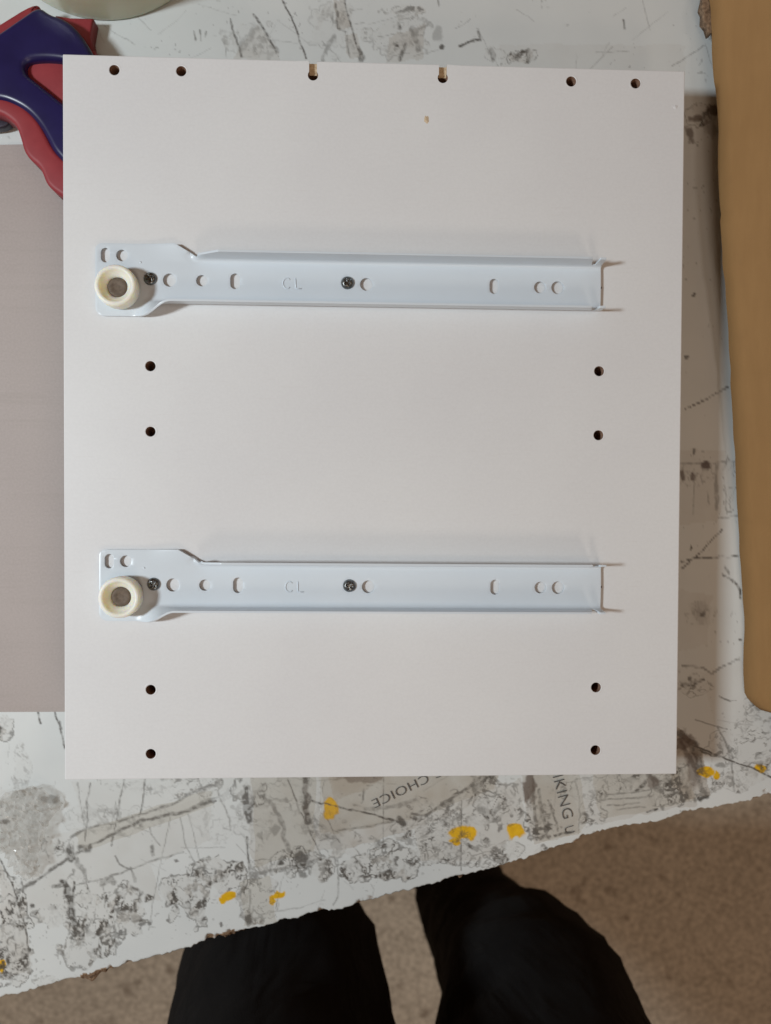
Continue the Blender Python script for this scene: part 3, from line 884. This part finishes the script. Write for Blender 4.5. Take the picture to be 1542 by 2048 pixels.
out = corner(4.2, -17.4 + 4.2, 4.2, 180, 270) + [p for p in dn if p[0] > 4.3] + [(LEN + .5 * math.cos(math.pi * y / 36), y) for y in np.arange(-17.5, 18.0, .7)] + [p for p in up[::-1] if p[0] > 3.2] + corner(3, 17.2 - 3, 3, 90, 180)
rh = [circle(35.2, .2, 3.2, 28), circle(50.6, .2, 2.75, 28), oblong(66.6, .2, 4.8, 7.6), circle(130.0, -.2, 3.1, 28),
      oblong(192.6, -.1, 4.6, 7.4), circle(215.2, -.2, 2.9, 28), circle(224.0, -.2, 3.15, 28),
      oblong(4.7, 11.6, 4.4, 7.0), circle(12.6, 11.6, 2.8, 28), circle(26.0, .6, 2.6, 20), oblong(120.6, .4, 5.2, 5.6)]
v2, tr = sheet2d(out, rh, (2.0, 1.0))


def bend(x, v):
    s = 1 if v > 0 else -1
    a = abs(v)
    if s > 0:
        b = float(sstep(44.5, 51.0, x))
    else:
        b = float(sstep(17.0, 38.0, x))
    # gentle swell of the flat web so light rolls over it
    z0 = 0.0
    th = b * math.radians(86)
    if s > 0 and a > YV and x < 52:
        z0 = 1.7 * float(sstep(22, 44, x)) * (a - YV) / 8.0 * (1 - b)
    if a <= YV or th < 1e-4:
        return (x, v, ZW + z0)
    Larc = RB * th
    if a - YV < Larc:
        ph = (a - YV) / RB
        return (x, s * (YV + RB * math.sin(ph)), ZW + RB * (1 - math.cos(ph)))
    e = a - YV - Larc
    return (x, s * (YV + RB * math.sin(th) + e * math.cos(th)), ZW + RB * (1 - math.cos(th)) + e * math.sin(th))


def make_runner():
    root = empty('drawer_runner')
    V = [bend(x, v) for x, v in v2]
    ch = obj('channel', pydata('channel', V, tr), MAT_RAIL, root, smooth=True)
    sm = ch.modifiers.new('Solidify', 'SOLIDIFY'); sm.thickness = TH * MM; sm.offset = -1; sm.use_even_offset = True
    bv = ch.modifiers.new('Bevel', 'BEVEL'); bv.width = .28 * MM; bv.segments = 2; bv.limit_method = 'ANGLE'; bv.angle_limit = math.radians(55)
    # stamped letters
    z = ZW + .02
    cx, cy = 91.6, -.4
    pts = [(cx + 2.0 * math.cos(a), cy + 2.5 * math.sin(a), z) for a in [math.radians(45 + 270 * i / 14) for i in range(15)]]
    for p in (pts, [(95.7, 2.2, z), (95.7, -2.9, z), (98.6, -2.9, z)]):
        if len(p) == 3:
            p = [p[0], (95.7, 0, z), p[1], (95.75, -2.9, z), (97, -2.9, z), p[2]]
        Vt, Ft = tube(p, .34, 6)
        obj('stamped_letter', pydata('stamped_letter', Vt, Ft), MAT_RAIL, ch, smooth=True)
    # small dimple beside the folded corner
    d = lathe([(0.0, .34), (.3, .3), (.5, .16), (.62, -.05)], 12)
    o = obj('burr', pydata('burr', [(a + 21.4, b + 8.4, c_ + ZW) for a, b, c_ in d[0]], d[1]), MAT_RAIL, ch, smooth=True)
    d = lathe([(0.0, .0), (.75, .0), (.75, -1.2)], 10)
    obj('end_nib', pydata('end_nib', [(a + LEN + .35, b + .2, c_ + ZW - .35) for a, b, c_ in d[0]], d[1]), MAT_DARKTOOL, ch)
    # roller
    RX, RY = 11.9, -5.0
    prof = [(2.2, ZW + 1.0), (9.2, ZW + 1.0), (9.6, ZW + 1.4), (9.75, ZW + 2.2), (9.8, ZW + 7.6), (9.7, ZW + 8.3), (9.35, ZW + 8.85), (8.8, ZW + 9.1), (8.2, ZW + 9.12),
            (7.75, ZW + 8.95), (7.45, ZW + 8.5), (7.1, ZW + 7.8), (6.2, ZW + 6.8), (5.3, ZW + 6.0), (4.9, ZW + 5.5), (4.75, ZW + 4.2), (2.2, ZW + 4.2)]
    Vr, Fr = lathe(prof, 56)
    ro = obj('roller', pydata('roller', Vr, Fr), MAT_NYLON, root, smooth=True)
    ro.location = (RX * MM, RY * MM, 0)
    prof = [(4.7, ZW + 4.25), (4.65, ZW + 4.9), (4.3, ZW + 5.25), (3.6, ZW + 5.4), (2.6, ZW + 5.3), (1.9, ZW + 5.05), (1.2, ZW + 4.95), (.01, ZW + 4.95)]
    Vr, Fr = lathe(prof, 32)
    obj('rivet', pydata('rivet', Vr, Fr), MAT_RIVET, ro, smooth=True)
    prof = [(3.2, ZW), (3.2, ZW + 1.2)]
    Vr, Fr = lathe(prof, 24)
    obj('axle', pydata('axle', Vr, Fr), MAT_RIVET, ro, smooth=True)
    # pan head screws with a cross recess
    for (sx, sy, ang) in ((26.0, .6, 24), (120.8, .3, 40)):
        V, F = [], []
        nr_, na_ = 22, 56
        for i in range(nr_ + 1):
            t = i / nr_; rad = 3.15 * t
            for k in range(na_):
                a = 2 * math.pi * k / na_
                x = rad * math.cos(a); y = rad * math.sin(a)
                z = 1.75 * (1 - t ** 3.2) ** .62 if t < 1 else 0
                w = min(max(abs(x), 0), max(abs(y), 0))
                L = max(abs(x), abs(y))
                rec = (1 - sstep(.32, .62, w)) * (1 - sstep(1.45, 1.95, L))
                z -= 1.05 * float(rec)
                V.append((x, y, ZW + .1 + z))
        for i in range(nr_):
            for k in range(na_):
                j = (k + 1) % na_
                F.append((i * na_ + k, (i + 1) * na_ + k, (i + 1) * na_ + j, i * na_ + j))
        so_ = obj('screw', pydata('screw', V, F), MAT_SCREW, root, smooth=True)
        so_.location = (sx * MM, sy * MM, 0); so_.rotation_euler = (0, 0, math.radians(ang))
    return root


run1 = make_runner()
run1.location = (-135.6 * MM, 67.5 * MM, 0); run1.rotation_euler = (0, 0, math.radians(-.10))
tag(run1, 'white metal drawer runner with cream roller, the one nearer the row of edge holes', 'drawer runner', 'drawer runners on the board')
run2 = copy_tree(run1)
run2.location = (-134.1 * MM, -79.6 * MM, 0); run2.rotation_euler = (0, 0, math.radians(-.27))
tag(run2, 'white metal drawer runner with cream roller, the one nearer the person', 'drawer runner', 'drawer runners on the board')
for ch in run2.children:
    if ch.name.startswith('screw'): ch.rotation_euler[2] += math.radians(33)

# ================================================================== HAND TOOL (top left)
ZT0, ZT1 = Z_SHEET + .2, -18.2
tool = empty('hand_tool', (0, 0, 0))
tag(tool, 'dark blue and red plastic hand tool handle poking out under the board corner', 'tool')


def Q(pts, z):
    return [at2(u, v, z) for u, v in pts]


blue = [(-150, 170), (-80, 108), (-30, 78), (0, 60), (40, 32), (75, 8), (97, 25), (122, 32), (148, 50), (170, 80), (188, 112), (206, 170), (214, 250), (200, 345), (170, 352), (138, 340),
        (122, 320), (104, 300), (90, 272), (75, 246), (52, 221), (26, 206), (0, 197), (-60, 196), (-150, 206)]
loop = [(47, 131), (54, 119), (100, 116), (148, 124), (164, 180), (158, 226), (125, 205), (95, 180), (66, 157), (51, 146)]
rounded_slab('blue_handle', chaikin(Q(blue, ZT1)), ZT0 + 1, ZT1, 3.2, MAT_BLUE, tool, [chaikin(Q(loop, ZT1))], seg=6)
rounded_slab('red_inlay', Q([(30, 95), (190, 100), (190, 250), (130, 235), (60, 185), (30, 150)], ZT1 - 4), ZT0 + .6, ZT1 - 4.5, 1.0, MAT_RED, tool)
grip = [(-150, 190), (-40, 190), (0, 192), (26, 200), (52, 214), (75, 238), (92, 268), (106, 296), (124, 316), (150, 330), (190, 350), (200, 400), (170, 408), (140, 402), (122, 391), (104, 379), (91, 365), (84, 345), (76, 331), (60, 319), (47, 302),
        (41, 278), (32, 251), (20, 239), (0, 226), (-60, 215), (-150, 222)]
rounded_slab('red_grip', chaikin(Q(grip, ZT1 - 2)), ZT0 + .3, ZT1 - 1.6, 2.4, MAT_RED, tool, seg=5)
back = [(-150, 150), (-60, 86), (0, 48), (66, 7), (84, 14), (40, 60), (-60, 130), (-150, 190)]
rounded_slab('red_back', chaikin(Q(back, ZT1 - 4)), ZT0 + .4, ZT1 - 3.2, 2.0, MAT_RED, tool, seg=4)
tip = [(110, 30), (140, 35), (186, 36), (180, 72), (186, 108), (120, 110)]
rounded_slab('red_tip', Q(tip, ZT1 - 9), Z_TABLE + .4, ZT1 - 9, 1.0, MAT_RED, tool, seg=3)
rounded_slab('dark_piece', chaikin(Q([(-60, 225), (0, 232), (20, 238), (14, 248), (0, 254), (-60, 258)], ZT0 + 6)), ZT0 + .2, ZT0 + 5, 1.0, MAT_DARKTOOL, tool)  # small dark piece at the edge of the red grip

# ================================================================== TAPE ROLL (top left, mostly out of frame)
rc = at(208, -188, Z_TABLE)
roll = empty('tape_roll', (rc[0], rc[1], Z_TABLE + .3))
tag(roll, 'pale greenish roll of clear packing tape at the upper left edge', 'tape roll')
prof = [(40, 0), (58.6, 0), (59.8, .8), (60, 2)] + [(60 + .12 * math.sin(i * 2.1), 2 + i * 3.6) for i in range(1, 13)] + [(59.8, 47), (58.8, 48), (40, 48), (40, 0)]
Vr, Fr = lathe(prof, 96)
obj('wound_tape', pydata('wound_tape', Vr, Fr), MAT_ROLL, roll, smooth=True)
Vr, Fr = lathe([(37.5, 0), (39.9, 0), (39.9, 48.6), (37.5, 48.6), (37.5, 0)], 72)
obj('core', pydata('core', Vr, Fr), MAT_PAPER, roll)

# ================================================================== CRUMPLED FILM (lower left)
film_px = [(38, 1572), (75, 1566), (112, 1580), (126, 1606), (106, 1637), (92, 1690), (78, 1744), (56, 1752), (34, 1725), (14, 1700), (-40, 1706), (-60, 1650), (-30, 1612)]
fo = [T(u, v) for u, v in ragged(film_px, 4, 4, 17)]
v2f, tf = sheet2d(fo, (), (1.3, 1.3))
P = np.array(v2f)
hz = np.abs(fbm(P[:, 0], P[:, 1], 9, 4, 501) - .5) * 22 + np.abs(fbm(P[:, 0], P[:, 1], 3.6, 2, 507) - .5) * 12
film = obj('plastic_film', pydata('plastic_film', [(p[0], p[1], Z_TABLE + .4 + h) for p, h in zip(v2f, hz)], tf), MAT_FILM, None, smooth=False)
tag(film, 'crumpled scrap of clear plastic film on the table below the grey sheet', 'plastic film')

# ================================================================== CARDBOARD BOX (right)
box = empty('cardboard_box', tuple(at(1750, 700, Z_TABLE)))
tag(box, 'brown cardboard box with its torn flap folded down beside the board', 'box')
bl = np.array(at(1750, 700, Z_TABLE))
edge = [(1380, -330, -24), (1396, -160, -24), (1416, -20, -24), (1421, 20, -24), (1424, 60, -24), (1423, 90, -24), (1427, 140, -24), (1432, 200, -24), (1437, 260, -24), (1436, 330, -24), (1438, 400, -24), (1443, 430, -24), (1440, 444, -24.5), (1443, 500, -25),
        (1450, 570, -26), (1456, 640, -27), (1457, 690, -28), (1461, 750, -29), (1465, 830, -30), (1470, 920, -31), (1475, 1010, -32), (1479, 1090, -33), (1483, 1160, -33.5), (1486, 1205, -34), (1489, 1235, -34), (1487, 1300, -34.2), (1487, 1350, -34.2), (1489, 1390, -34.4),
        (1506, 1409, -33.0), (1522, 1420, -31.0)]
E3 = np.array([at(u, v, z) for u, v, z in edge])
# resample along the free edge
seg = np.concatenate([[0], np.cumsum(np.linalg.norm(np.diff(E3, axis=0), axis=1))])
ss = np.linspace(0, seg[-1], 150)
E3 = np.stack([np.interp(ss, seg, E3[:, k]) for k in range(3)], 1)
E3[:, 0] += (vnoise(ss / 9, ss * 0, 81) - .5) * .7
HX, HZ = 262.0, 44.0                             # fold line of the flap on the box rim
HXa, HXb = 238.0, 268.0
y_hi, y_lo = E3[0, 1], E3[-1, 1]
V, F = [], []
NU, NV = len(E3), 14
for i in range(NU):
    for j in range(NV):
        t = j / (NV - 1)
        yh = y_hi + (y_lo - 16 - y_hi) * (i / (NU - 1)) if False else E3[i, 1] - 6 * sstep(.9, 1, i / (NU - 1))
        hx = HXa + (HXb - HXa) * (E3[i, 1] - y_hi) / (y_lo - y_hi)
        Hp = np.array([hx, yh, HZ])
        p = E3[i] * (1 - t) + Hp * t
        p = p + np.array([0, 0, 1]) * (1.2 * math.sin(math.pi * t) + 1.8 * t * (fbm(np.array(p[0]), np.array(p[1]), 30, 3, 91) - .5))
        V.append(tuple(p - bl))
for i in range(NU - 1):
    for j in range(NV - 1):
        a = i * NV + j
        F.append((a, a + NV, a + NV + 1, a + 1))
fm = pydata('flap', V, F)
fm.materials.append(MAT_CARD); fm.materials.append(MAT_CARDEDGE)
flap = obj('flap', fm, None, box, smooth=True)
sm = flap.modifiers.new('Solidify', 'SOLIDIFY'); sm.thickness = 2.6 * MM; sm.offset = -1; sm.material_offset_rim = 1

tp = [(1410, -14), (1424, -16), (1431, 20), (1427, 62), (1421, 66), (1416, 50), (1408, 40), (1409, 22), (1404, 12)]
to_ = rounded_slab('torn_strip', [(p[0] - bl[0], p[1] - bl[1]) for p in Q(tp, -25)], -30.5 - bl[2], -25.5 - bl[2], .6, MAT_TABLESIDE, flap, seg=2)


def wall(a, b, z0, z1, th=3.5):
    a = np.array(a, float); b = np.array(b, float); d = (b - a) / np.linalg.norm(b - a); n = np.array([-d[1], d[0]]) * th
    c4 = [a, b, b + n, a + n]
    V = [(p[0] - bl[0], p[1] - bl[1], z - bl[2]) for z in (z0, z1) for p in c4]
    o = obj('wall', pydata('wall', V, [(3, 2, 1, 0), (4, 5, 6, 7), (0, 1, 5, 4), (1, 2, 6, 5), (2, 3, 7, 6), (3, 0, 4, 7)]), MAT_CARD, box)
    return o


A = (HXa + 4, y_hi); B = (HXb + 4, y_lo - 12); dx = 260
C_ = (B[0] + dx, B[1] + 22); D_ = (A[0] + dx, A[1] + 22)
wall(B, A, Z_TABLE + .3, HZ - 1.5); wall((C_[0], C_[1]), (B[0] + 1, B[1]), Z_TABLE + .3, HZ - 1.5)
wall(D_, C_, Z_TABLE + .3, HZ - 1.5); wall(A, D_, Z_TABLE + .3, HZ - 1.5)
V = [(p[0] - bl[0], p[1] - bl[1], z - bl[2]) for z in (Z_TABLE + .3, Z_TABLE + 3.5) for p in (B, C_, D_, A)]
obj('bottom', pydata('bottom', V, [(3, 2, 1, 0), (4, 5, 6, 7), (0, 1, 5, 4), (1, 2, 6, 5), (2, 3, 7, 6), (3, 0, 4, 7)]), MAT_CARD, box)

# ================================================================== PERSON (trouser legs seen below the table edge)
person = empty('person', (0, -480, Z_FLOOR))
tag(person, 'person in black trousers standing at the front edge of the table', 'person')
o0 = np.array([0, -480, Z_FLOOR])


def skin(name, pts, edges, radii, m, parent, sub=2, root=0, disp=0.0):
    me = bpy.data.meshes.new(name)
    me.from_pydata([tuple((np.array(p) - o0) * MM) for p in pts], edges, [])
    o = obj(name, me, m, parent)
    s = o.modifiers.new('Skin', 'SKIN'); s.use_smooth_shade = True
    for i, r in enumerate(radii):
        me.skin_vertices[0].data[i].radius = (r[0] * MM, r[1] * MM) if isinstance(r, tuple) else (r * MM, r * MM)
        me.skin_vertices[0].data[i].use_root = (i == root)
    su = o.modifiers.new('Subdivision', 'SUBSURF'); su.levels = sub; su.render_levels = sub
    if disp:
        tx = bpy.data.textures.new(name, 'CLOUDS'); tx.noise_scale = .045; tx.noise_depth = 2
        d = o.modifiers.new('Displace', 'DISPLACE'); d.texture = tx; d.strength = disp * MM; d.mid_level = .5; d.texture_coords = 'GLOBAL'
    return o


ptsP = [(18, -470, 60), (15, -470, 150),
        (-62, -445, -30), (-55, -420, -180), (-84, -402, -300), (-108, -396, -400), (-112, -420, -560), (-120, -450, -700), (-122, -455, -790),
        (118, -455, -40), (138, -440, -215), (142, -480, -330), (137, -512, -430), (126, -540, -560), (122, -535, -660), (104, -560, -790)]
edP = [(0, 1), (0, 2), (2, 3), (3, 4), (4, 5), (5, 6), (6, 7), (7, 8), (0, 9), (9, 10), (10, 11), (11, 12), (12, 13), (13, 14), (14, 15)]
radP = [(150, 110), (150, 105), 98, 90, 75, 63, 60, 64, 68, 98, 88, 77, 68, 61, 60, 68]
skin('trousers', ptsP, edP, radP, MAT_TROUSER, person, sub=3, disp=16)
for (ax, ay) in ((-122, -455), (104, -560)):
    skin('shoe', [(ax, ay, Z_FLOOR + 75), (ax, ay - 10, Z_FLOOR + 42), (ax, ay + 80, Z_FLOOR + 42), (ax, ay + 165, Z_FLOOR + 34)], [(0, 1), (1, 2), (2, 3)],
         [46, 40, (42, 38), (40, 30)], MAT_SHOE, person, sub=2)
